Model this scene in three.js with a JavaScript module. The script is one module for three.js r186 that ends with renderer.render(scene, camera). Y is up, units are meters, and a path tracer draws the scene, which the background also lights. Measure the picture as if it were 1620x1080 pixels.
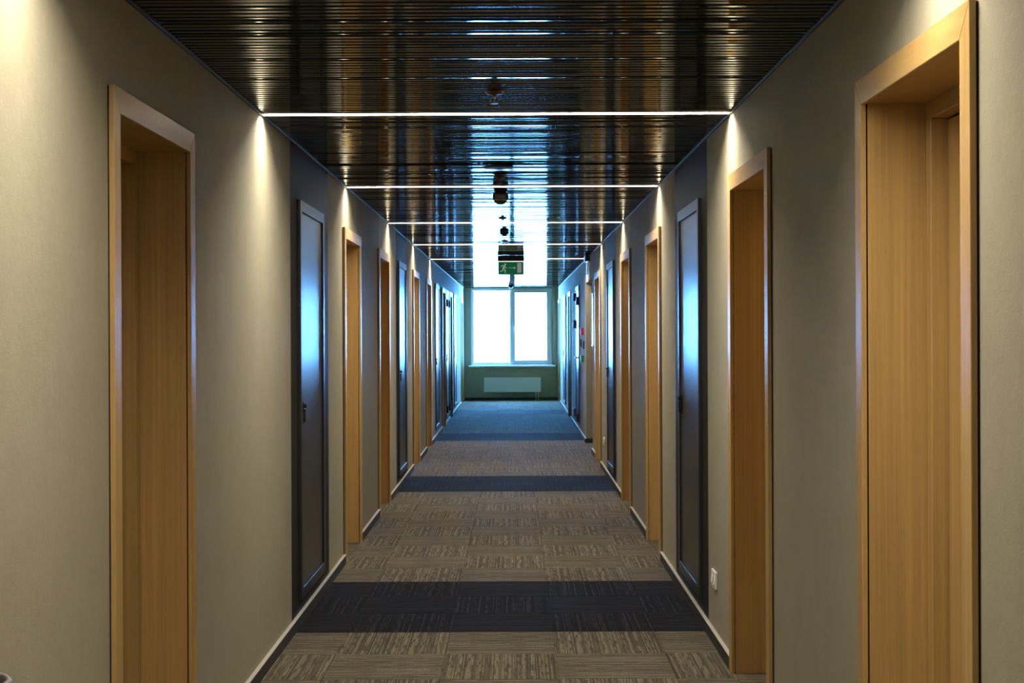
import * as THREE from 'three';
import { mergeGeometries } from 'three/addons/utils/BufferGeometryUtils.js';
import { RectAreaLightUniformsLib } from 'three/addons/lights/RectAreaLightUniformsLib.js';

// ------------------------------------------------------------------ camera, sky, exposure
RectAreaLightUniformsLib.init();
const scene = new THREE.Scene();
const FOCAL = 2401, EYE = 1.463;                       // pixels of a 1620 x 1080 frame, metres
const camera = new THREE.PerspectiveCamera(2 * Math.atan(540 / FOCAL) * 180 / Math.PI, 1620 / 1080, 0.05, 200);
camera.position.set(0, EYE, 0);
camera.rotation.z = -0.0042;
camera.setViewOffset(1620, 1080, -4, 15.6, 1620, 1080); // the lens was shifted a little
const SKY = new THREE.Color().setRGB(15, 48, 104);       // hazy daylight outside the end window
scene.background = SKY;
const LED_RADIANCE = 146, LED_COLOR = new THREE.Color().setRGB(1, 0.9, 0.74);
const renderer = new THREE.WebGLRenderer({ antialias: true });
renderer.toneMapping = THREE.LinearToneMapping;
renderer.toneMappingExposure = 1.0;
renderer.shadowMap.enabled = true;

// ------------------------------------------------------------------ the corridor's measures (metres; depth runs along -z)
const XL = -1.087, XR = 0.9375, H = 2.4, END = 32.4, BACK = -6.0, WALL = 0.36;

// ------------------------------------------------------------------ helpers
let seed = 7;
const rnd = () => { seed = (seed * 1664525 + 1013904223) >>> 0; return seed / 4294967296; };
const gauss = () => (rnd() + rnd() + rnd() + rnd() - 2) * 1.2;
const taken = {};
function numbered(name) {
  if (!(name in taken)) { taken[name] = 0; return name; }
  taken[name]++;
  return name + '_' + String(taken[name]).padStart(3, '0');
}
function mesh(name, geo, mat, parent) {
  const m = new THREE.Mesh(geo, mat);
  m.name = name; m.castShadow = true; m.receiveShadow = true;
  parent.add(m);
  return m;
}
function thing(name, label, category, [x, y, z] = [0, 0, 0], turn = 0, extra = {}) {
  const g = new THREE.Group();
  g.name = numbered(name); g.position.set(x, y, z); g.rotation.y = turn;
  g.userData = { label, category, ...extra };
  scene.add(g);
  return g;
}
function copyOf(src, label, pos, turn, group, name) {
  const c = src.clone();
  c.name = numbered(name || src.name.replace(/_\d+$/, ''));
  c.position.set(...pos); c.rotation.y = turn;
  c.userData = { ...src.userData, label };
  if (group) c.userData.group = group;
  scene.add(c);
  return c;
}
// convex solid from polygons: flat faces, uv in metres from the face's own direction
function solid(polys, center) {
  const P = [], N = [], U = [];
  const a = new THREE.Vector3(), b = new THREE.Vector3(), n = new THREE.Vector3(), c = new THREE.Vector3();
  for (let poly of polys) {
    n.crossVectors(a.copy(poly[1]).sub(poly[0]), b.copy(poly[2]).sub(poly[0])).normalize();
    c.set(0, 0, 0); poly.forEach((p) => c.add(p)); c.divideScalar(poly.length).sub(center);
    if (n.dot(c) < 0) { poly = poly.slice().reverse(); n.negate(); }
    const ax = Math.abs(n.x), ay = Math.abs(n.y), az = Math.abs(n.z);
    for (let i = 1; i < poly.length - 1; i++) for (const p of [poly[0], poly[i], poly[i + 1]]) {
      P.push(p.x, p.y, p.z); N.push(n.x, n.y, n.z);
      if (ax >= ay && ax >= az) U.push(p.z, p.y); else if (az >= ay) U.push(p.x, p.y); else U.push(p.x, p.z);
    }
  }
  const g = new THREE.BufferGeometry();
  g.setAttribute('position', new THREE.Float32BufferAttribute(P, 3));
  g.setAttribute('normal', new THREE.Float32BufferAttribute(N, 3));
  g.setAttribute('uv', new THREE.Float32BufferAttribute(U, 2));
  return g;
}
// box between two corners with chamfered edges (bevel 0: plain box)
function box(x0, x1, y0, y1, z0, z1, bevel = 0) {
  const lo = [x0, y0, z0], hi = [x1, y1, z1], c = new THREE.Vector3((x0 + x1) / 2, (y0 + y1) / 2, (z0 + z1) / 2);
  const V = (s, ax) => {   // corner s (signs), vertex lying on the face across axis ax
    const p = [0, 1, 2].map((k) => (s[k] > 0 ? hi[k] - (k === ax ? 0 : bevel) : lo[k] + (k === ax ? 0 : bevel)));
    return new THREE.Vector3(...p);
  };
  const polys = [];
  for (let ax = 0; ax < 3; ax++) for (const s of [-1, 1]) {
    const [u, v] = [0, 1, 2].filter((k) => k !== ax);
    polys.push([[-1, -1], [1, -1], [1, 1], [-1, 1]].map(([p, q]) => { const t = [0, 0, 0]; t[ax] = s; t[u] = p; t[v] = q; return V(t, ax); }));
  }
  if (bevel > 0) {
    for (let ax = 0; ax < 3; ax++) for (const p of [-1, 1]) for (const q of [-1, 1]) {
      const [u, v] = [0, 1, 2].filter((k) => k !== ax), t0 = [0, 0, 0], t1 = [0, 0, 0];
      t0[ax] = -1; t1[ax] = 1; t0[u] = t1[u] = p; t0[v] = t1[v] = q;
      polys.push([V(t0, u), V(t1, u), V(t1, v), V(t0, v)]);
    }
    for (const i of [-1, 1]) for (const j of [-1, 1]) for (const k of [-1, 1]) { const s = [i, j, k]; polys.push([V(s, 0), V(s, 1), V(s, 2)]); }
  }
  return solid(polys, c);
}
const lathe = (pts, n = 32) => new THREE.LatheGeometry(pts.map(([r, y]) => new THREE.Vector2(r, y)), n);
function plate(points, depth, bevel = 0.0015) {          // outline in local x, y; thickness towards +z
  const s = new THREE.Shape(points.map(([x, y]) => new THREE.Vector2(x, y)));
  const g = new THREE.ExtrudeGeometry(s, { depth: depth - 2 * bevel, bevelEnabled: bevel > 0, bevelThickness: bevel, bevelSize: bevel, bevelOffset: -bevel, bevelSegments: 1 });
  g.translate(0, 0, bevel);
  const p = g.attributes.position, n = g.attributes.normal, uv = g.attributes.uv;   // uv in metres along the face
  for (let i = 0; i < p.count; i++) {
    const ax = Math.abs(n.getX(i)), ay = Math.abs(n.getY(i)), az = Math.abs(n.getZ(i));
    if (ax > ay && ax > az) uv.setXY(i, p.getZ(i), p.getY(i)); else if (az >= ay) uv.setXY(i, p.getX(i), p.getY(i)); else uv.setXY(i, p.getX(i), p.getZ(i));
  }
  return g;
}
// textures: value noise that tiles
function noiseGrid(nx, ny) {
  const a = new Float32Array(nx * ny); for (let i = 0; i < a.length; i++) a[i] = rnd();
  return (u, v) => {
    const x = ((u % 1) + 1) % 1 * nx, y = ((v % 1) + 1) % 1 * ny, i = Math.floor(x), j = Math.floor(y);
    const f = x - i, g = y - j, s = f * f * (3 - 2 * f), t = g * g * (3 - 2 * g);
    const q = (p, r) => a[((r + ny) % ny) * nx + ((p + nx) % nx)];
    return (q(i, j) * (1 - s) + q(i + 1, j) * s) * (1 - t) + (q(i, j + 1) * (1 - s) + q(i + 1, j + 1) * s) * t;
  };
}
function texture(w, h, fn, srgb, repeat) {
  const d = new Uint8Array(w * h * 4);
  for (let y = 0; y < h; y++) for (let x = 0; x < w; x++) {
    const c = fn((x + 0.5) / w, (y + 0.5) / h, x, y), k = (y * w + x) * 4;
    for (let i = 0; i < 3; i++) d[k + i] = Math.max(0, Math.min(255, Math.round((Array.isArray(c) ? c[i] : c) * 255)));
    d[k + 3] = 255;
  }
  const t = new THREE.DataTexture(d, w, h);
  t.wrapS = t.wrapT = THREE.RepeatWrapping; t.magFilter = THREE.LinearFilter; t.minFilter = THREE.LinearMipmapLinearFilter; t.generateMipmaps = true;
  if (srgb) t.colorSpace = THREE.SRGBColorSpace;
  if (repeat) t.repeat.set(...repeat);
  t.needsUpdate = true;
  return t;
}
const toSRGB = (c) => (c <= 0.0031308 ? c * 12.92 : 1.055 * Math.pow(c, 1 / 2.4) - 0.055);
const shade = (rgb, k) => rgb.map((c) => toSRGB(Math.max(0, c * k)));

// ------------------------------------------------------------------ materials
const M = {};
{
  // emulsion paint: faint roller mottle and a few scuffs
  const n1 = noiseGrid(5, 4), n2 = noiseGrid(37, 29), n3 = noiseGrid(256, 200), n4 = noiseGrid(90, 12);
  const paintTex = (rgb, streak) => texture(1024, 768, (u, v) => {
    let k = 1 + 0.05 * (n1(u, v) - 0.5) + 0.05 * (n2(u, v) - 0.5) + 0.06 * (n3(u, v) - 0.5) + streak * (n4(u, v) - 0.5);
    if (n3(u + 0.31, v + 0.17) > 0.985 && n2(u, v) > 0.6) k *= 0.86;
    return shade(rgb, k);
  }, true, [1 / 3.2, 1 / 2.4]);
  const paintBump = texture(512, 512, (u, v) => 0.5 + 0.4 * (n3(u, v) - 0.5) + 0.3 * (n2(u, v) - 0.5), false, [1 / 0.6, 1 / 0.6]);
  M.paint = new THREE.MeshPhysicalMaterial({ specularIntensity: 0.4, map: paintTex([0.305, 0.281, 0.205], 0.03), roughness: 0.75, bumpMap: paintBump, bumpScale: 0.0006 });
  M.taupe = new THREE.MeshPhysicalMaterial({ specularIntensity: 0.5, map: paintTex([0.21, 0.195, 0.155], 0.16), roughness: 0.7, bumpMap: paintBump, bumpScale: 0.0006 });
  M.darkPaint = new THREE.MeshPhysicalMaterial({ specularIntensity: 0.35, map: paintTex([0.016, 0.016, 0.0165], 0.35), roughness: 0.62, bumpMap: paintBump, bumpScale: 0.0006 });
  // oak laminate: long straight grain along v, in 8 tones across
  const g1 = noiseGrid(14, 2), g2 = noiseGrid(70, 3), g3 = noiseGrid(250, 8), g4 = noiseGrid(500, 50);
  const oakTex = texture(512, 1024, (u, v) => {
    const w = 0.012 * (g1(u * 0.5, v) - 0.5);
    const k = 1 + 0.22 * (g1(u + w, v * 0.5) - 0.5) + 0.2 * (g2(u + w, v) - 0.5) + 0.16 * (g3(u, v) - 0.5) - (g4(u, v) > 0.8 ? 0.09 : 0);
    return shade([0.45, 0.287 - 0.012 * (1 - k), 0.104], k);
  }, true, [1 / 0.62, 1 / 2.2]);
  const oakTurned = oakTex.clone(); oakTurned.rotation = Math.PI / 2; oakTurned.repeat.set(1 / 2.2, 1 / 0.62); oakTurned.needsUpdate = true;
  M.oak = new THREE.MeshStandardMaterial({ map: oakTex, roughness: 0.36 });
  M.oakAcross = new THREE.MeshStandardMaterial({ map: oakTurned, roughness: 0.36 });
  // powder coated steel: black, glossy, orange peel
  const peel = texture(512, 512, (u, v) => 0.5 + 0.7 * (n3(u, v) - 0.5) + 0.3 * (n2(u, v) - 0.5), false, [1 / 0.35, 1 / 0.35]);
  M.steel = new THREE.MeshPhysicalMaterial({ color: new THREE.Color().setRGB(0.016, 0.017, 0.019), roughness: 0.3, ior: 1.65, bumpMap: peel, bumpScale: 0.0003 });
  M.steelFrame = new THREE.MeshPhysicalMaterial({ color: new THREE.Color().setRGB(0.02, 0.021, 0.023), roughness: 0.36, ior: 1.55, bumpMap: peel, bumpScale: 0.00025 });
  M.slat = new THREE.MeshPhysicalMaterial({ color: new THREE.Color().setRGB(0.008, 0.008, 0.009), roughness: 0.08, ior: 1.5, specularIntensity: 0.7 });
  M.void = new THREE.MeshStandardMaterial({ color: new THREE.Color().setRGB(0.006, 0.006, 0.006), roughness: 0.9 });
  M.black = new THREE.MeshStandardMaterial({ color: new THREE.Color().setRGB(0.012, 0.012, 0.013), roughness: 0.45 });
  M.blackGloss = new THREE.MeshPhysicalMaterial({ color: new THREE.Color().setRGB(0.01, 0.01, 0.012), roughness: 0.08, ior: 1.5 });
  M.baseboard = new THREE.MeshStandardMaterial({ color: new THREE.Color().setRGB(0.022, 0.018, 0.014), roughness: 0.6 });
  M.cap = new THREE.MeshStandardMaterial({ color: new THREE.Color().setRGB(0.5, 0.47, 0.42), roughness: 0.45 });
  M.pvc = new THREE.MeshPhysicalMaterial({ color: new THREE.Color().setRGB(0.78, 0.79, 0.8), roughness: 0.35 });
  M.radiator = new THREE.MeshPhysicalMaterial({ color: new THREE.Color().setRGB(0.8, 0.81, 0.82), roughness: 0.4 });
  M.whitePlastic = new THREE.MeshPhysicalMaterial({ color: new THREE.Color().setRGB(0.72, 0.7, 0.64), roughness: 0.35 });
  M.metal = new THREE.MeshStandardMaterial({ color: new THREE.Color().setRGB(0.55, 0.55, 0.55), metalness: 1, roughness: 0.3 });
  M.brass = new THREE.MeshStandardMaterial({ color: new THREE.Color().setRGB(0.16, 0.1, 0.07), metalness: 1, roughness: 0.35 });
  M.red = new THREE.MeshPhysicalMaterial({ color: new THREE.Color().setRGB(0.5, 0.015, 0.03), roughness: 0.35 });
  M.green = new THREE.MeshPhysicalMaterial({ color: new THREE.Color().setRGB(0.005, 0.16, 0.07), roughness: 0.35 });
  M.paper = new THREE.MeshStandardMaterial({ color: new THREE.Color().setRGB(0.75, 0.76, 0.78), roughness: 0.3 });
  M.glass = new THREE.MeshPhysicalMaterial({ color: 0xffffff, transmission: 1, thickness: 0, roughness: 0, ior: 1.5 });
  M.channel = new THREE.MeshStandardMaterial({ color: new THREE.Color().setRGB(0.5, 0.5, 0.5), roughness: 0.6 });
  M.glow = new THREE.MeshStandardMaterial({ color: new THREE.Color().setRGB(0.8, 0.8, 0.8), roughness: 0.5, emissive: LED_COLOR, emissiveIntensity: 3.2 });
  M.greyRim = new THREE.MeshStandardMaterial({ color: new THREE.Color().setRGB(0.26, 0.24, 0.24), roughness: 0.4 });
  M.lens = new THREE.MeshPhysicalMaterial({ color: new THREE.Color().setRGB(0.02, 0.02, 0.025), roughness: 0.05, ior: 1.5 });
  // loop pile carpet: ribs of several yarns, running along v
  const rib = [], rows = 104;
  for (let i = 0; i < rows; i++) rib.push(rnd());
  const c1 = noiseGrid(rows, 7), c2 = noiseGrid(300, 200), c3 = noiseGrid(6, 5), c4 = noiseGrid(rows, 60);
  const carpetTex = (lo, hi, cut) => texture(1024, 1024, (u, v) => {
    const i = Math.floor(u * rows), f = u * rows - i, r = rib[i];
    const on = r > cut ? 1 : r > cut - 0.22 ? 0.45 : 0.08, w = 0.5 + 0.5 * rib[(i * 7 + 3) % rows];
    const edge = Math.max(0, 1 - Math.pow(Math.abs(f - 0.5) / (0.5 * w), 3));
    const d = c1(u, v), yarn = on * edge * (d > 0.42 ? 1 : d > 0.3 ? 0.55 : 0.15) * (0.75 + 0.5 * c4(u, v));
    const k = (0.6 + 0.8 * c2(u, v)) * (0.92 + 0.16 * c3(u, v));
    return [0, 1, 2].map((j) => toSRGB((lo[j] + (hi[j] - lo[j]) * yarn) * k));
  }, true, [2, 2]);
  const pile = texture(1024, 1024, (u, v) => {
    const f = u * rows - Math.floor(u * rows);
    return 0.55 * Math.sin(Math.PI * f) + 0.4 * c2(u, v);
  }, false, [2, 2]);
  const carpet = (lo, hi, cut) => new THREE.MeshPhysicalMaterial({ map: carpetTex(lo, hi, cut), roughness: 0.85, bumpMap: pile, bumpScale: 0.0012, specularIntensity: 0.075 });
  M.carpet = carpet([0.062, 0.053, 0.038], [0.235, 0.203, 0.14], 0.5);
  M.carpetDark = carpet([0.0075, 0.0065, 0.006], [0.047, 0.042, 0.037], 0.74);
}

// ------------------------------------------------------------------ where things are along the corridor (depth of the middle of each)
const DOOR_W = 1.03, DOOR_H = 2.13, CASING = 0.07;
const oakLeft = [4.575, 10.11, 12.56, 16.65, 19.1, 23.15, 25.72, 31.1];
const oakRight = [3.575, 6.03, 10.18, 12.67, 16.93, 25.7, 31.6];
const steelLeft = [[8.09, 0.95], [14.62, 0.95], [21.2, 0.95], [24.43, 0.95], [27.55, 0.95]];
const steelRight = [[8.09, 0.95], [14.72, 0.95], [28.25, 0.95]];
const exitDoor = [22.4, 1.1];
const OPEN = [18.3, 19.9], OPEN_H = 2.095;
const lampDepths = [-3.27, 0, 3.27, 6.53, 9.8, 13.05, 16.3, 19.56];
const darkZones = { left: [[7.37, 8.85], [13.93, 15.36]], right: [[7.37, 8.85], [14.03, 15.45]] };
const taupeZones = { left: [[10.48, 12.2], [16.95, 18.75]], right: [[10.48, 12.3]] };

// ------------------------------------------------------------------ the walls: solid sections, with a niche for every recessed door
function buildWall(side) {
  const left = side === 'left', doors = left ? oakLeft : oakRight, X = left ? XL : XR, s = left ? -1 : 1;
  const g = thing('wall_' + side, left ? 'khaki painted corridor wall opposite the white sockets' : 'khaki painted corridor wall carrying the white sockets', 'wall', [X, 0, 0], 0, { kind: 'structure' });
  const half = DOOR_W / 2 - 0.05, top = DOOR_H - 0.05, niche = 0.24;
  const cuts = new Set([BACK, END]);
  doors.forEach((d) => { cuts.add(d - half); cuts.add(d + half); });
  darkZones[side].concat(taupeZones[side]).forEach(([a, b]) => { cuts.add(a); cuts.add(b); });
  if (!left) OPEN.forEach((d) => cuts.add(d));
  const list = [...cuts].sort((a, b) => a - b);
  const bx = (x0, x1, y0, y1, d0, d1) => box(Math.min(s * x0, s * x1), Math.max(s * x0, s * x1), y0, y1, -d1, -d0);
  for (let i = 0; i + 1 < list.length; i++) {
    const a = list[i], b = list[i + 1], m = (a + b) / 2, inside = ([p, q]) => m > p && m < q;
    const dark = darkZones[side].some(inside), taupe = taupeZones[side].some(inside);
    const mat = dark ? M.darkPaint : taupe ? M.taupe : M.paint, name = dark ? 'black_painted_section' : taupe ? 'grey_painted_section' : 'painted_section';
    if (doors.some((d) => Math.abs(m - d) < half)) {
      mesh('lintel_section', bx(0, niche, top, H + 0.15, a, b), mat, g);
      mesh('niche_back', bx(niche, WALL, 0, H + 0.15, a, b), M.paint, g);
    } else if (!left && inside(OPEN)) mesh('lintel_section', bx(0, WALL, OPEN_H, H + 0.15, a, b), mat, g);
    else mesh(name, bx(0, WALL, 0, H + 0.15, a, b), mat, g);
  }
}
buildWall('left'); buildWall('right');

// side passage behind the opening in the socket wall
{
  const g = thing('wall_passage', 'khaki walls of the dim side passage behind the opening', 'wall', [XR + WALL, 0, 0], 0, { kind: 'structure' });
  const [a, b] = OPEN, len = 3.2;
  mesh('painted_section', box(0, len, 0, H + 0.15, -a, -a + 0.2), M.paint, g);
  mesh('painted_section', box(0, len, 0, H + 0.15, -b - 0.2, -b), M.paint, g);
  mesh('painted_section', box(len, len + 0.2, 0, H + 0.15, -b - 0.2, -a + 0.2), M.paint, g);
  mesh('passage_ceiling', box(0, len, H, H + 0.15, -b, -a), M.whitePlastic, g);
  mesh('passage_floor', box(-WALL, len, -0.15, 0, -b, -a), M.carpet, g);
  mesh('skirting', box(-WALL, len, 0, 0.06, -b, -b + 0.017), M.baseboard, g);
}
// end wall round the window, and the closing wall behind the viewer
const WIN = { x0: -0.93, x1: 0.812, y0: 0.745, y1: 2.385 };
{
  const g = thing('wall_end', 'khaki painted end wall round the bright window', 'wall', [0, 0, -END], 0, { kind: 'structure' });
  mesh('painted_section', box(XL - WALL, WIN.x0, 0, H + 0.15, -0.35, 0), M.paint, g);
  mesh('painted_section', box(WIN.x1, XR + WALL, 0, H + 0.15, -0.35, 0), M.paint, g);
  mesh('painted_section', box(WIN.x0, WIN.x1, 0, WIN.y0, -0.35, 0), M.paint, g);
  mesh('painted_section', box(WIN.x0, WIN.x1, WIN.y1, H + 0.15, -0.35, 0), M.paint, g);
  const r = thing('wall_back', 'khaki closing wall at the other end of the corridor', 'wall', [0, 0, -BACK], 0, { kind: 'structure' });
  mesh('painted_section', box(XL - WALL, XR + WALL, 0, H + 0.15, 0, 0.3), M.paint, r);
}

// ------------------------------------------------------------------ floor: carpet tiles, half a metre square, quarter-turned in turn
{
  const g = thing('floor', 'brown-grey carpet tiles with black cross bands', 'floor', [0, 0, 0], 0, { kind: 'structure' });
  mesh('screed', box(XL - WALL, XR + WALL, -0.2, -0.008, -END - 0.35, -BACK + 0.3), M.void, g);
  const xs = [XL, -0.82, -0.32, 0.18, 0.68, XR], Z0 = 7.4, gap = 0.0008, geos = {};
  const tile = (w, dpt, col, variant, turned) => {
    const key = [w.toFixed(3), dpt.toFixed(3), variant, turned].join();
    if (!geos[key]) {
      const t = box(-w / 2 + gap, w / 2 - gap, -0.008, 0, -dpt / 2 + gap, dpt / 2 - gap, 0.0015), uv = t.attributes.uv, p = t.attributes.position;
      const ou = variant * 0.137, ov = variant * 0.211;
      for (let i = 0; i < uv.count; i++) if (turned) uv.setXY(i, p.getZ(i) + ou, p.getX(i) + ov); else uv.setXY(i, p.getX(i) + ou, p.getZ(i) + ov);
      geos[key] = t;
    }
    return geos[key];
  };
  const rest = [[], []];
  const first = Math.ceil((BACK - Z0) / 0.5), last = Math.floor((END - Z0) / 0.5);
  for (let k = first - 1; k <= last; k++) {
    const d0 = Math.max(BACK, Z0 + 0.5 * k), d1 = Math.min(END, Z0 + 0.5 * k + 0.5);
    if (d1 - d0 < 0.02) continue;
    const m = ((k % 13) + 13) % 13, dark = m < 3;
    const odd = dark ? m % 2 === 0 : k < 0 ? (-k) % 2 === 1 : (m - 3) % 2 === 0;
    for (let c = 0; c < 5; c++) {
      const striped = (c % 2 === 1) === odd;
      const w = xs[c + 1] - xs[c], geo = tile(w, d1 - d0, c, Math.floor(rnd() * 5), !striped);
      const pos = [(xs[c] + xs[c + 1]) / 2, 0, -(d0 + d1) / 2];
      if (k >= -5) { const t = mesh('carpet_tile', geo, dark ? M.carpetDark : M.carpet, g); t.position.set(pos[0], pos[1] - 0.0004 * rnd(), pos[2]); }
      else rest[+dark].push(geo.clone().translate(...pos));
    }
  }
  mesh('carpet_tiles', mergeGeometries(rest[0]), M.carpet, g).userData.kind = 'stuff';
  mesh('carpet_tiles', mergeGeometries(rest[1]), M.carpetDark, g).userData.kind = 'stuff';
}

// ------------------------------------------------------------------ ceiling: black lacquered metal slats across the corridor
const PITCH = 0.0489, SLAT_W = 0.03, LAMP_W = 0.064, LAMP_DEEP = 0.022;
{
  const g = thing('ceiling', 'glossy black metal slat ceiling running across the corridor', 'ceiling', [0, H, 0], 0, { kind: 'structure' });
  mesh('slab', box(XL - WALL, XR + WALL, 0.15, 0.4, -END - 0.35, -BACK + 0.3), M.void, g);
  const stops = [BACK, ...lampDepths.flatMap((l) => [l - LAMP_W / 2 - 0.0005, l + LAMP_W / 2 + 0.0005]), END];
  for (let i = 0; i < stops.length; i += 2) mesh('joint_backing', box(XL, XR, 0.0045, 0.02, -stops[i + 1], -stops[i]), M.void, g);
  const L = XL + 0.004, R = XR - 0.004, N = 10;
  const profile = (c) => {   // a shallow pan with chamfered rims: [z, y]
    const w = SLAT_W / 2, r = 0.0012;
    return [[-w, 0.006], [-w, r], [-w + r, 0], [-w * 0.35, -c], [w * 0.35, -c], [w - r, 0], [w, r], [w, 0.006]];
  };
  const makeSlat = () => {
    const bow = 0.00003 + 0.00004 * rnd(), tilt = gauss() * 0.015 - (rnd() < 0.16 ? 0.02 + 0.06 * rnd() : 0), twist = gauss() * 0.006, wave = 0.0006 * gauss(), ph = rnd() * 6, lift = 0.0005 * gauss();
    const pr = profile(bow), P = [], I = [], U = [];
    // smooth under the pan, creased at the rims
    const strips = [[0, 1], [1, 2], [2, 3, 4, 5], [5, 6], [6, 7]];
    for (const st of strips) {
      const base = P.length / 3, n = st.length;
      for (let i = 0; i <= N; i++) {
        const t = i / N, x = L + (R - L) * t, a = tilt + twist * (t - 0.5) + 0.006 * Math.sin(ph + 5 * t);
        const dy = lift + wave * Math.sin(ph + 7 * t);
        for (const k of st) { const [z, y] = pr[k]; P.push(x, dy + y * Math.cos(a) + z * Math.sin(a), z * Math.cos(a) - y * Math.sin(a)); U.push(x, z); }
      }
      for (let i = 0; i < N; i++) for (let j = 0; j + 1 < n; j++) {
        const p = base + i * n + j, q = p + n;
        I.push(p, q, p + 1, p + 1, q, q + 1);
      }
    }
    const geo = new THREE.BufferGeometry();
    geo.setAttribute('position', new THREE.Float32BufferAttribute(P, 3));
    geo.setAttribute('uv', new THREE.Float32BufferAttribute(U, 2));
    geo.setIndex(I); geo.computeVertexNormals();
    return geo;
  };
  const variants = Array.from({ length: 64 }, makeSlat), rest = [];
  let singles = 0, previous = -1;
  for (let d = BACK + 0.03; d < END - 0.01; d += PITCH) {
    if (lampDepths.some((l) => Math.abs(l - d) < LAMP_W / 2 + SLAT_W / 2 + 0.001)) continue;
    let v = Math.floor(rnd() * variants.length); if (v === previous) v = (v + 1) % variants.length; previous = v;
    if (d > 3.4 && singles < 300) { singles++; mesh('slat', variants[v], M.slat, g).position.set(0, 0.002, -d); }
    else rest.push(variants[v].clone().translate(0, 0.002, -d));
  }
  mesh('slats', mergeGeometries(rest), M.slat, g).userData.kind = 'stuff';
  // carrier rails above the slats
  for (const x of [-0.75, 0.0, 0.62]) mesh('carrier_rail', box(x - 0.012, x + 0.012, 0.05, 0.08, -END, -BACK), M.void, g);
}
// thin black angle where slats meet the walls
for (const [side, X, s] of [['left', XL, 1], ['right', XR, -1]]) {
  const t = thing(side === 'left' ? 'trim_1' : 'trim_2', side === 'left' ? 'black ceiling edge angle on the wall opposite the sockets' : 'black ceiling edge angle on the wall with the sockets', 'trim', [X, H, 0], 0, { kind: 'structure' });
  mesh('angle', box(s > 0 ? 0 : -0.012, s > 0 ? 0.012 : 0, -0.006, 0.02, -END, -BACK, 0.001), M.black, t);
}

// ------------------------------------------------------------------ linear LED lamps, wall to wall between the slats
{
  const words = ['eighth', 'seventh', 'sixth', 'fifth', 'fourth', 'third', 'second', 'first'];
  const len = XR - XL - 0.004, mid = (XL + XR) / 2;
  let proto = null;
  lampDepths.forEach((d, i) => {
    const label = 'thin white LED light strip across ceiling, ' + words[i] + ' from the window';
    let g;
    if (!proto) {
      g = proto = thing('linear_lamp', label, 'lamp', [mid, H, -d], 0, { group: 'LED strips across the ceiling' });
      // recessed channel: back, two reflecting side walls, opal strip deep inside
      for (const s of [-1, 1]) mesh('channel_side', box(-len / 2, len / 2, -0.001, LAMP_DEEP + 0.02, s > 0 ? LAMP_W / 2 - 0.003 : -LAMP_W / 2, s > 0 ? LAMP_W / 2 : -LAMP_W / 2 + 0.003), M.channel, g);
      mesh('housing', box(-len / 2, len / 2, LAMP_DEEP + 0.006, LAMP_DEEP + 0.02, -LAMP_W / 2 + 0.003, LAMP_W / 2 - 0.003), M.black, g);
      mesh('diffuser', box(-len / 2, len / 2, LAMP_DEEP, LAMP_DEEP + 0.006, -LAMP_W / 2 + 0.003, LAMP_W / 2 - 0.003), M.glow, g);
    } else g = copyOf(proto, label, [mid, H, -d], 0);
    const l = new THREE.RectAreaLight(LED_COLOR, LED_RADIANCE, len - 0.01, LAMP_W - 0.01);
    l.name = 'led_light'; l.position.set(mid, H + LAMP_DEEP - 0.0015, -d); l.rotation.x = -Math.PI / 2;
    scene.add(l);
  });
}

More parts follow.
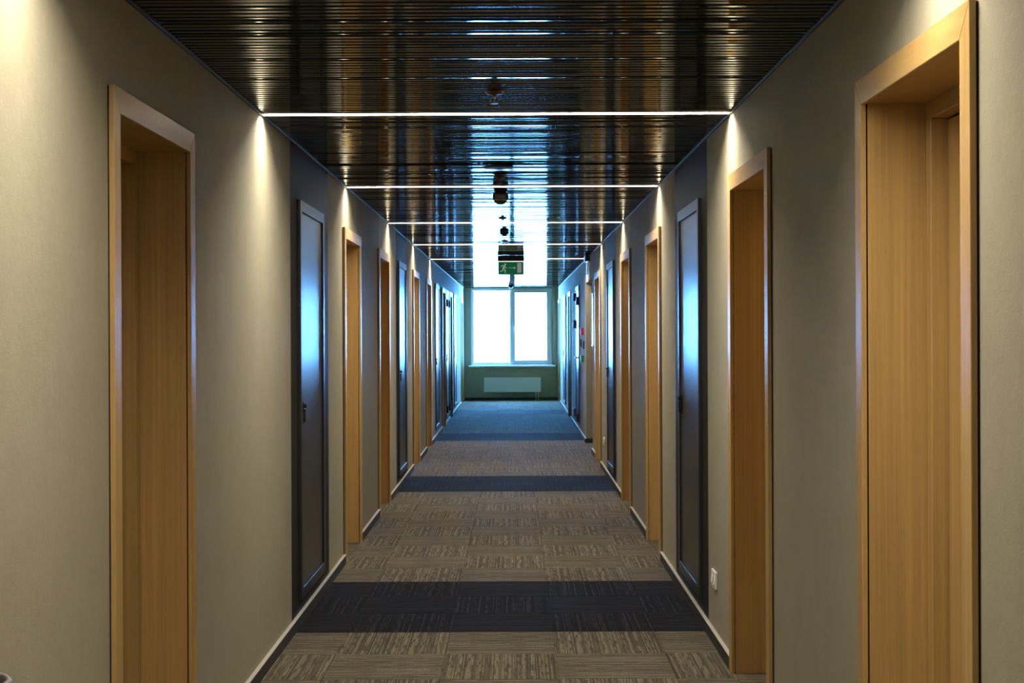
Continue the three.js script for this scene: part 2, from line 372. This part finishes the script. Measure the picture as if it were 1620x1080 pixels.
// ------------------------------------------------------------------ recessed oak doors
const LEFT = Math.PI / 2, RIGHT = -Math.PI / 2;          // local x along the wall, z out of the wall
function makeOakDoor(name, label, pos, turn) {
  const g = thing(name, label, 'door', pos, turn, { kind: 'structure' });
  const w = DOOR_W / 2, h = DOOR_H, c = CASING, t = 0.014;
  const lift = 0.004;                                     // the casing stands off the wall; a black strip paints the shadow line behind it
  mesh('casing', plate([[-w, 0], [-w + c, 0], [-w + c, h - c], [-w, h]], t).translate(0, 0, lift), M.oak, g);
  mesh('casing', plate([[w, 0], [w, h], [w - c, h - c], [w - c, 0]], t).translate(0, 0, lift), M.oak, g);
  mesh('head_casing', plate([[-w, h], [-w + c, h - c], [w - c, h - c], [w, h]], t).translate(0, 0, lift), M.oakAcross, g);
  mesh('gap_shadow_strip', mergeGeometries([box(-w + 0.003, -w + c - 0.003, 0, h - 0.003, 0, lift), box(w - c + 0.003, w - 0.003, 0, h - 0.003, 0, lift), box(-w + 0.003, w - 0.003, h - c + 0.003, h - 0.003, 0, lift)]), M.void, g);
  const i = w - c + 0.003, o = w - 0.0505, ih = h - c + 0.003, oh = h - 0.0505, dp = 0.155;
  mesh('jamb', box(-o, -i, 0, ih, -dp, 0.004, 0.0008), M.oak, g);
  mesh('jamb', box(i, o, 0, ih, -dp, 0.004, 0.0008), M.oak, g);
  mesh('head_jamb', box(-o, o, ih, oh, -dp, 0.004, 0.0008), M.oakAcross, g);
  const f = i - 0.045, fh = ih - 0.045;
  mesh('frame', box(-o, -f, 0, fh, -0.205, -dp, 0.002), M.oak, g);
  mesh('frame', box(f, o, 0, fh, -0.205, -dp, 0.002), M.oak, g);
  mesh('head_frame', box(-o, o, fh, oh, -0.205, -dp, 0.002), M.oakAcross, g);
  const leaf = mesh('leaf', box(-f + 0.004, f - 0.004, 0.008, fh - 0.004, -0.239, -0.199, 0.002), M.oak, g);
  mesh('threshold', box(-o, o, -0.008, 0.0, -0.24, 0, 0.001), M.carpet, g);
  mesh('seal', box(-o, o, 0, oh, -0.24, -0.2395), M.void, g);
  const s = turn === LEFT ? -1 : 1;                       // the handle is on the viewer's side
  const plateGeo = box(-0.02, 0.02, -0.08, 0.08, 0, 0.006, 0.002), bar = box(-0.01, 0.01, -0.01, 0.01, 0.006, 0.045, 0.003), grip = box(Math.min(0, -s * 0.12), Math.max(0, -s * 0.12), -0.009, 0.009, 0.036, 0.052, 0.004);
  const hd = mesh('handle', mergeGeometries([plateGeo, bar, grip]), M.metal, leaf);
  hd.position.set(s * (f - 0.07), 1.03, -0.199);
  return g;
}
let doorNumber = 0;
const nextDoor = () => 'door_' + (++doorNumber);
{
  const labelsL = [
    'recessed oak door set back in bare khaki wall opposite the sockets, farthest from the window',
    'recessed oak door just past the black service door, opposite side from the sockets',
    'recessed oak door under the third light strip span, opposite side from the sockets',
    'recessed oak door window-side of the second black service door, opposite side from the sockets',
    'recessed oak door facing the side passage opening',
    'recessed oak door window-side of the third black service door, opposite side from the sockets',
    'recessed oak door between two black service doors, opposite the unlit end wall bay',
    'recessed oak door in the corner beside the window, opposite side from the sockets',
  ];
  const labelsR = [
    'large recessed oak door on the socket wall, farthest from the window',
    'recessed oak door beside the white double socket',
    'recessed oak door window-side of the black service door, on the socket wall',
    'recessed oak door lit by the third light strip, on the socket wall',
    'recessed oak door beside the white notice board',
    'recessed oak door window-side of the black exit door with hinge blocks',
    'recessed oak door in the corner beside the window, on the socket wall',
  ];
  let pl = null, pr = null;
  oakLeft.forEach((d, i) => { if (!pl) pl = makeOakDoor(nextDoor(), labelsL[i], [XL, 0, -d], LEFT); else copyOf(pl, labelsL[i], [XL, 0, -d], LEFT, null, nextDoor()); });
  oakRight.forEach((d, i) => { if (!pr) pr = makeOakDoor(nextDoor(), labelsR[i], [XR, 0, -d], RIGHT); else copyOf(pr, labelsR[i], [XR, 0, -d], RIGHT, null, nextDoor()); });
}

// ------------------------------------------------------------------ black steel service doors on the wall face
function makeSteelDoor(name, label, pos, turn, width, lockSide) {
  const g = thing(name, label, 'door', pos, turn, { kind: 'structure' });
  const w = width / 2, y0 = 0.12, y1 = 2.13, c = 0.055, t = 0.016;
  mesh('frame_stile', plate([[-w, y0], [-w + c, y0 + c], [-w + c, y1 - c], [-w, y1]], t), M.steelFrame, g);
  mesh('frame_stile', plate([[w, y0], [w, y1], [w - c, y1 - c], [w - c, y0 + c]], t), M.steelFrame, g);
  mesh('frame_rail', plate([[-w, y1], [-w + c, y1 - c], [w - c, y1 - c], [w, y1]], t), M.steelFrame, g);
  mesh('frame_rail', plate([[-w, y0], [w, y0], [w - c, y0 + c], [-w + c, y0 + c]], t), M.steelFrame, g);
  const leaf = mesh('leaf', box(-w + c + 0.003, w - c - 0.003, y0 + c + 0.003, y1 - c - 0.004, 0.0005, 0.007, 0.0015), M.steel, g);
  const x = lockSide * (w - c - 0.045);
  const lock = mesh('swing_handle', mergeGeometries([box(-0.014, 0.014, -0.055, 0.055, 0, 0.008, 0.003), box(-0.010, 0.010, -0.048, 0.02, 0.008, 0.018, 0.004), lathe([[0, 0.0], [0.011, 0.0], [0.011, 0.012], [0.009, 0.014], [0, 0.014]], 16).rotateX(Math.PI / 2).translate(0, 0.035, 0.008)].map((q) => { const n = q.index ? q.toNonIndexed() : q; return n; })), M.black, leaf);
  lock.position.set(x, 1.055, 0.007);
  return g;
}
{
  const labelsL = ['black steel service door on the black wall section opposite the sockets', 'second black steel service door from the first light strip, opposite the sockets', 'black steel service door opposite the exit door with hinge blocks', 'black steel service door between two recessed oak doors near window', 'black steel service door closest to the window, opposite side from sockets'];
  const labelsR = ['black steel service door on black wall section beside the double socket', 'black steel service door beside the small far socket', 'black steel service door closest to the window, on the socket wall'];
  let pl = null, pr = null;
  steelLeft.forEach(([d, w], i) => { if (!pl) pl = makeSteelDoor(nextDoor(), labelsL[i], [XL, 0, -d], LEFT, w, -1); else copyOf(pl, labelsL[i], [XL, 0, -d], LEFT, null, nextDoor()); });
  steelRight.forEach(([d, w], i) => { if (!pr) pr = makeSteelDoor(nextDoor(), labelsR[i], [XR, 0, -d], RIGHT, w, -1); else copyOf(pr, labelsR[i], [XR, 0, -d], RIGHT, null, nextDoor()); });
  // exit door with hinge blocks and a lever handle
  const [d, w] = exitDoor, g = makeSteelDoor(nextDoor(), 'glossy black exit door with lever handle and dark hinge blocks', [XR, 0, -d], RIGHT, w, 1);
  const leaf = g.children.find((c) => c.name === 'leaf'); leaf.remove(leaf.children[0]);
  for (const [x, y] of [[-w / 2 + 0.02, 1.98], [-w / 2 + 0.02, 1.57], [-w / 2 + 0.02, 0.24], [w / 2 - 0.02, 1.9], [w / 2 - 0.02, 0.22]])
    mesh('hinge_block', box(x - 0.035, x + 0.035, y - 0.06, y + 0.06, 0.016, 0.05, 0.004), M.black, g);
  const lever = mesh('lever_handle', mergeGeometries([box(-0.02, 0.02, -0.11, 0.06, 0, 0.008, 0.002), box(-0.011, 0.011, -0.011, 0.011, 0.008, 0.05, 0.003), box(-0.13, 0.011, -0.01, 0.01, 0.042, 0.06, 0.004)]), M.metal, leaf);
  lever.position.set(w / 2 - 0.16, 1.08, 0.007);
  const c = scene.children.find((o) => o.userData.label === labelsL[3]);
  for (const [x, y] of [[-0.42, 1.92], [0.42, 1.92], [-0.42, 0.24], [0.42, 0.24]]) mesh('hinge_block', box(x - 0.035, x + 0.035, y - 0.06, y + 0.06, 0.016, 0.04, 0.004), M.black, c);
}

// ------------------------------------------------------------------ skirting boards with a pale top strip, broken at the doors
function skirting(side) {
  const left = side === 'left', X = left ? XL : XR, s = left ? 1 : -1;
  const g = thing('baseboard_' + side, left ? 'dark skirting with pale top strip opposite the sockets' : 'dark skirting with pale top strip under the sockets', 'baseboard', [X, 0, 0], 0, { kind: 'structure' });
  const gaps = (left ? oakLeft : oakRight).map((d) => [d - DOOR_W / 2, d + DOOR_W / 2]);
  if (!left) gaps.push(OPEN);
  gaps.sort((a, b) => a[0] - b[0]);
  let from = BACK;
  for (const [a, b] of [...gaps, [END, END]]) {
    if (a - from > 0.01) {
      const x = (q) => (left ? q : [-q[1], -q[0]]);
      const bd = x([0, 0.017]), cp = x([0, 0.0185]);
      const board = mesh('board', box(bd[0], bd[1], 0, 0.056, -a, -from), M.baseboard, g);
      mesh('top_strip', box(cp[0], cp[1], 0.056, 0.06, -a, -from, 0.0008), M.cap, board);
    }
    from = b;
  }
}
skirting('left'); skirting('right');
{
  const g = thing('baseboard_end', 'dark skirting under the window radiator', 'baseboard', [0, 0, -END], 0, { kind: 'structure' });
  mesh('board', box(XL + 0.0185, XR - 0.0185, 0, 0.06, 0, 0.015, 0.001), M.baseboard, g);
}

// ------------------------------------------------------------------ the end window
{
  const z = -END - 0.12, g = thing('window_1', 'white two-sash window glowing with daylight at corridor end', 'window', [0, 0, z], 0, { kind: 'structure' });
  const { x0, x1, y0, y1 } = WIN, f = 0.04;
  const F = (n, a, b, c, d, q = 0.06, p = -0.02) => mesh(n, box(a, b, c, d, p, q, 0.004), M.pvc, g);
  F('frame_stile', x0, x0 + f, y0, y1); F('frame_stile', 0.76, x1, y0, y1);
  F('frame_rail', x0 + f, 0.76, y1 - f, y1); F('frame_rail', x0 + f, 0.76, y0, y0 + f);
  F('mullion', -0.085, -0.02, y0 + f, y1 - f);
  // fixed glazing beads of the wide light
  F('glazing_bead', x0 + f, x0 + f + 0.022, y0 + f, y1 - f, 0.03); F('glazing_bead', -0.102, -0.085, y0 + f, y1 - f, 0.03);
  F('glazing_bead', x0 + f + 0.022, -0.102, y0 + f, y0 + f + 0.024, 0.03); F('glazing_bead', x0 + f + 0.022, -0.102, y1 - f - 0.012, y1 - f, 0.03);
  // opening sash
  const sash = new THREE.Group(); sash.name = 'sash'; g.add(sash);
  const S = (n, a, b, c, d) => mesh(n, box(a, b, c, d, 0, 0.078, 0.005), M.pvc, sash);
  S('sash_stile', -0.045, 0.014, y0 + 0.03, y1 - 0.03); S('sash_stile', 0.686, 0.775, y0 + 0.03, y1 - 0.03);
  S('sash_rail', 0.014, 0.686, y1 - 0.095, y1 - 0.03); S('sash_rail', 0.014, 0.686, y0 + 0.03, y0 + 0.108);
  const hd = mesh('handle', mergeGeometries([box(-0.014, 0.014, -0.03, 0.03, 0, 0.012, 0.003), box(-0.009, 0.009, -0.009, 0.009, 0.012, 0.04, 0.002), box(-0.01, 0.01, -0.11, 0.012, 0.036, 0.05, 0.004)]), M.pvc, sash);
  hd.position.set(-0.014, 1.56, 0.078);
  mesh('pane', box(x0 + f + 0.005, -0.09, y0 + f + 0.005, y1 - f - 0.005, 0.008, 0.0081), M.glass, g);
  mesh('pane', box(0.005, 0.695, y0 + 0.1, y1 - 0.085, 0.02, 0.0201), M.glass, sash);
  const sill = thing('trim_3', 'white window sill board above the radiator', 'window sill', [0, 0.745, -END], 0, { kind: 'structure' });
  mesh('sill_board', box(-0.985, 0.868, -0.04, 0.0, 0.0005, 0.12, 0.008), M.pvc, sill);
  mesh('sill_board', box(WIN.x0 + 0.001, WIN.x1 - 0.001, 0.0005, 0.012, -0.058, 0.03, 0.002), M.pvc, sill);
}
// radiator
{
  const g = thing('radiator', 'white flat panel radiator under the window', 'radiator', [-0.052, 0, -END + 0.016]);
  const w = 0.606, y0 = 0.175, y1 = 0.49;
  mesh('front_panel', box(-w, w, y0, y1, 0.085, 0.1, 0.006), M.radiator, g);
  mesh('back_panel', box(-w + 0.02, w - 0.02, y0 + 0.01, y1 - 0.01, 0.03, 0.045, 0.006), M.radiator, g);
  for (const s of [-1, 1]) mesh('side_cover', box(s > 0 ? w - 0.012 : -w, s > 0 ? w : -w + 0.012, y0 + 0.01, y1 - 0.004, 0.028, 0.0848, 0.002), M.radiator, g);
  const grille = [];
  for (let k = 0; k < 46; k++) { const x = -w + 0.03 + k * (2 * w - 0.06) / 45; grille.push(box(x - 0.004, x + 0.004, y1 - 0.012, y1 - 0.004, 0.03, 0.0848)); }
  mesh('top_grille', mergeGeometries(grille), M.radiator, g);
  for (const x of [-0.4, 0.4]) mesh('bracket', box(x - 0.015, x + 0.015, y0 + 0.03, y1 - 0.03, 0.0, 0.03, 0.002), M.radiator, g);
  for (const x of [w - 0.105, w - 0.055]) {
    const p = mesh('pipe', new THREE.CylinderGeometry(0.008, 0.008, 0.12, 12), M.metal, g); p.position.set(x, 0.06, 0.06);
    mesh('valve', lathe([[0, 0.06], [0.012, 0.06], [0.016, 0.07], [0.016, 0.1], [0.01, 0.106], [0.01, 0.12], [0, 0.12]], 16), M.whitePlastic, p);
  }
}

// ------------------------------------------------------------------ fittings on the ceiling (origin at the ceiling plane)
{
  // sprinklers
  const at = [[5.95, -0.075], [9.2, -0.088], [12.53, -0.095], [15.68, -0.098], [25.73, -0.06], [28.68, -0.066]];
  const words = ['in front of the sixth light strip from the corridor end window', 'between the round ceiling disc and the black dome camera', 'just before the third visible light strip', 'between the small smoke detector and the exit sign', 'window-side of the exit sign', 'beside the dome camera near the window'];
  words[0] = 'nearest a light strip in the slats, farthest from the window';
  let proto = null;
  at.forEach(([d, x], i) => {
    const label = 'small dark sprinkler head ' + words[i];
    if (proto) { copyOf(proto, label, [x, H, -d], 0); return; }
    const g = proto = thing('sprinkler', label, 'sprinkler', [x, H, -d], 0, { group: 'sprinkler heads along the ceiling' });
    mesh('escutcheon', lathe([[0.012, 0.004], [0.036, 0.004], [0.036, 0.0], [0.03, -0.006], [0.014, -0.009], [0.012, -0.009]], 28), M.brass, g);
    mesh('nozzle', lathe([[0, 0.01], [0.011, 0.01], [0.011, -0.014], [0.008, -0.017], [0, -0.017]], 18), M.brass, g);
    const arm = (s) => new THREE.TubeGeometry(new THREE.CatmullRomCurve3([[0.006, -0.014], [0.014, -0.02], [0.015, -0.03], [0.004, -0.041]].map(([a, b]) => new THREE.Vector3(s * a, b, 0))), 10, 0.0025, 6);
    for (const s of [-1, 1]) mesh('frame_arm', arm(s), M.brass, g);
    mesh('glass_bulb', lathe([[0, -0.016], [0.0025, -0.018], [0.003, -0.027], [0.0025, -0.037], [0, -0.039]], 10), M.red, g);
    mesh('deflector', lathe([[0, -0.04], [0.004, -0.04], [0.015, -0.0425], [0.015, -0.0438], [0, -0.044]], 20), M.brass, g);
  });
  // round disc
  const dsc = thing('ceiling_speaker', 'round dark ceiling disc between the first two visible light strips', 'speaker', [-0.089, H, -8.62]);
  mesh('rim', lathe([[0.074, 0.0], [0.088, 0.0], [0.089, -0.003], [0.086, -0.007], [0.078, -0.010], [0.074, -0.010]], 48), M.black, dsc);
  mesh('grille', lathe([[0, -0.011], [0.04, -0.0105], [0.074, -0.009], [0.074, 0.0], [0, 0.0]], 48), M.black, dsc);
  // dome cameras
  let cam = null;
  for (const [d, x, label] of [[10.2, -0.09, 'black dome camera hanging beyond the second visible light strip'], [29.83, -0.07, 'black dome camera hanging in front of the window head']]) {
    if (cam) { copyOf(cam, label, [x, H, -d], 0); continue; }
    const g = cam = thing('dome_camera', label, 'camera', [x, H, -d], 0, { group: 'dome cameras on the ceiling' });
    mesh('mount', lathe([[0, 0.0], [0.04, 0.0], [0.042, -0.004], [0.05, -0.012], [0, -0.012]], 36), M.black, g);
    mesh('body', lathe([[0, -0.012], [0.05, -0.012], [0.0535, -0.016], [0.0535, -0.046], [0.05, -0.051], [0.0, -0.051]], 40), M.black, g);
    const dome = []; for (let k = 0; k <= 12; k++) { const a = k / 12 * Math.PI / 2; dome.push([0.044 * Math.cos(a), -0.051 - 0.034 * Math.sin(a)]); }
    mesh('dome', lathe(dome.reverse(), 36), M.lens, g);
    mesh('trim_ring', lathe([[0.044, -0.0508], [0.05, -0.0508], [0.049, -0.056], [0.044, -0.0565]], 36), M.metal, g);
  }
  // smoke detector
  const sd = thing('smoke_detector', 'small dark smoke detector beyond the third visible light strip', 'detector', [-0.091, H, -14.2]);
  mesh('base', lathe([[0, 0.0], [0.04, 0.0], [0.042, -0.004], [0.042, -0.016], [0, -0.016]], 32), M.black, sd);
  mesh('chamber', lathe([[0, -0.016], [0.038, -0.016], [0.036, -0.026], [0.022, -0.034], [0.018, -0.042], [0.012, -0.045], [0, -0.046]], 32), M.black, sd);
}

// ------------------------------------------------------------------ exit signs (edge-lit green plate under a dark housing)
{
  const W = 768, Hh = 384, cv = document.createElement('canvas'); cv.width = W; cv.height = Hh;
  const c = cv.getContext('2d');
  c.fillStyle = '#04804f'; c.fillRect(0, 0, W, Hh);
  const ink = '#dfe6e2';
  c.fillStyle = ink; c.strokeStyle = ink; c.lineCap = 'round'; c.lineJoin = 'round';
  // running figure
  c.beginPath(); c.arc(212, 75, 28, 0, 7); c.fill();
  const limb = (w, pts) => { c.lineWidth = w; c.beginPath(); pts.forEach(([x, y], i) => (i ? c.lineTo(x, y) : c.moveTo(x, y))); c.stroke(); };
  limb(52, [[185, 125], [150, 208]]);
  limb(22, [[165, 112], [115, 112], [85, 150]]);
  limb(22, [[195, 125], [222, 178], [258, 182]]);
  limb(30, [[160, 215], [212, 258], [205, 325]]);
  limb(30, [[150, 215], [125, 272], [72, 292]]);
  // arrow
  limb(14, [[318, 184], [500, 184]]);
  c.beginPath(); c.moveTo(470, 140); c.lineTo(530, 184); c.lineTo(470, 228); c.lineTo(482, 184); c.closePath(); c.fill();
  // door leaf
  c.fillStyle = '#c3c9cc'; c.fillRect(575, 28, 130, 305);
  const print = new THREE.CanvasTexture(cv); print.colorSpace = THREE.SRGBColorSpace;
  const printMat = new THREE.MeshStandardMaterial({ map: print, roughness: 0.3, emissiveMap: print, emissive: 0xffffff, emissiveIntensity: 0.28 });
  const acrylic = new THREE.MeshPhysicalMaterial({ color: new THREE.Color().setRGB(0.55, 0.75, 0.66), roughness: 0.2 });
  const edgeGlow = new THREE.MeshStandardMaterial({ color: 0xffffff, emissive: new THREE.Color().setRGB(1, 0.97, 0.86), emissiveIntensity: 1.6 });
  const w = 0.163;
  const g = thing('exit_sign', 'green exit sign with running figure and arrow hanging mid-ceiling', 'exit sign', [-0.041, H, -18.68]);
  mesh('housing', box(-w, w, -0.07, 0, -0.03, 0.03, 0.003), M.steelFrame, g);
  mesh('light_edge', box(-w + 0.008, w - 0.008, -0.0765, -0.07, -0.006, 0.006), edgeGlow, g);
  const pl = mesh('plate', box(-w + 0.006, w - 0.006, -0.236, -0.0765, -0.004, 0.004, 0.001), acrylic, g);
  const face = new THREE.PlaneGeometry(2 * w - 0.016, 0.152);
  mesh('pictogram', face, printMat, pl).position.set(0, -0.156, 0.0043);
  const back = mesh('pictogram', face, printMat, pl); back.position.set(0, -0.156, -0.0043); back.rotation.y = Math.PI;
  // the second, flat along the wall above the side opening
  const k = copyOf(g, 'exit sign along the wall above the side passage opening', [XR - 0.035, H - 0.004, -18.85], RIGHT);
  k.name = 'exit_sign_001';
}

// ------------------------------------------------------------------ small things on the socket wall
function onRight(name, label, category, d, y, extra) { return thing(name, label, category, [XR, y, -d], RIGHT, extra); }
{
  const sock = (d, y, label) => {
    const g = onRight('wall_socket', label, 'socket', d, y, { group: 'white wall sockets' });
    mesh('plate', box(-0.07, 0.07, -0.041, 0.041, 0, 0.012, 0.003), M.whitePlastic, g);
    for (const x of [-0.036, 0.036]) {
      const s = mesh('socket_insert', lathe([[0, 0.004], [0.019, 0.004], [0.02, 0.014], [0.024, 0.015], [0.025, 0.011], [0.025, 0.0]], 24).rotateX(Math.PI / 2), M.whitePlastic, g);
      s.position.set(x, 0, 0.0);
      for (const q of [-0.009, 0.009]) { const hle = mesh('contact_hole', new THREE.CylinderGeometry(0.0028, 0.0028, 0.002, 10).rotateX(Math.PI / 2), M.void, s); hle.position.set(q, 0, 0.0046); }
    }
    return g;
  };
  sock(7.115, 0.3, 'white double wall socket between oak door and black service door');
  sock(15.83, 0.315, 'small white wall socket beyond the second black service door');
  // notice board
  const nb = onRight('notice_board', 'narrow white notice board beside the side passage opening', 'notice board', 17.98, 1.3);
  mesh('backing', box(-0.23, 0.23, 0, 0.6, 0, 0.012, 0.002), M.pvc, nb);
  for (const s of [-1, 1]) mesh('frame_bar', box(s > 0 ? 0.23 : -0.245, s > 0 ? 0.245 : -0.23, -0.015, 0.615, 0, 0.02, 0.003), M.pvc, nb);
  for (const y of [-0.015, 0.6]) mesh('frame_bar', box(-0.23, 0.23, y, y + 0.015, 0, 0.02, 0.003), M.pvc, nb);
  mesh('paper_sheet', box(-0.2, 0.2, 0.03, 0.57, 0.012, 0.0125), M.paper, nb);
  const button = (name, label, mat, d, y) => {
    const b = onRight(name, label, 'button', d, y);
    mesh('case', box(-0.046, 0.046, -0.046, 0.046, 0, 0.042, 0.004), mat, b);
    mesh('press_plate', box(-0.026, 0.026, -0.02, 0.024, 0.042, 0.0445, 0.001), M.whitePlastic, b);
  };
  button('fire_alarm_button', 'red fire alarm call point beside the passage opening', M.red, 20.6, 1.46);
  button('exit_release_button', 'green door release button below the red call point', M.green, 20.6, 1.09);
  const key = (label, d, y) => {
    const b = onRight('card_reader', label, 'switch', d, y);
    mesh('case', box(-0.026, 0.026, -0.055, 0.055, 0, 0.018, 0.003), M.black, b);
    mesh('key_face', box(-0.016, 0.016, -0.03, 0.035, 0.018, 0.0195, 0.0005), M.void, b);
  };
  key('small dark card reader between red and green buttons', 20.4, 1.28);
  key('small dark card reader next to the exit door frame', 21.25, 1.3);
}

// ------------------------------------------------------------------ dark round bin against the wall, close to the viewer
{
  const g = thing('floor_bin', 'tall black round floor bin with grey rim', 'bin', [-0.958, 0, -2.6]);
  mesh('body', lathe([[0, 0.0], [0.078, 0.0], [0.082, 0.006], [0.084, 0.855], [0.08, 0.856], [0.078, 0.3], [0, 0.298]], 40), M.black, g);
  mesh('rim', lathe([[0.079, 0.852], [0.0845, 0.85], [0.09, 0.856], [0.09, 0.864], [0.086, 0.868], [0.08, 0.866], [0.079, 0.852]], 40), M.greyRim, g);
}

renderer.render(scene, camera);
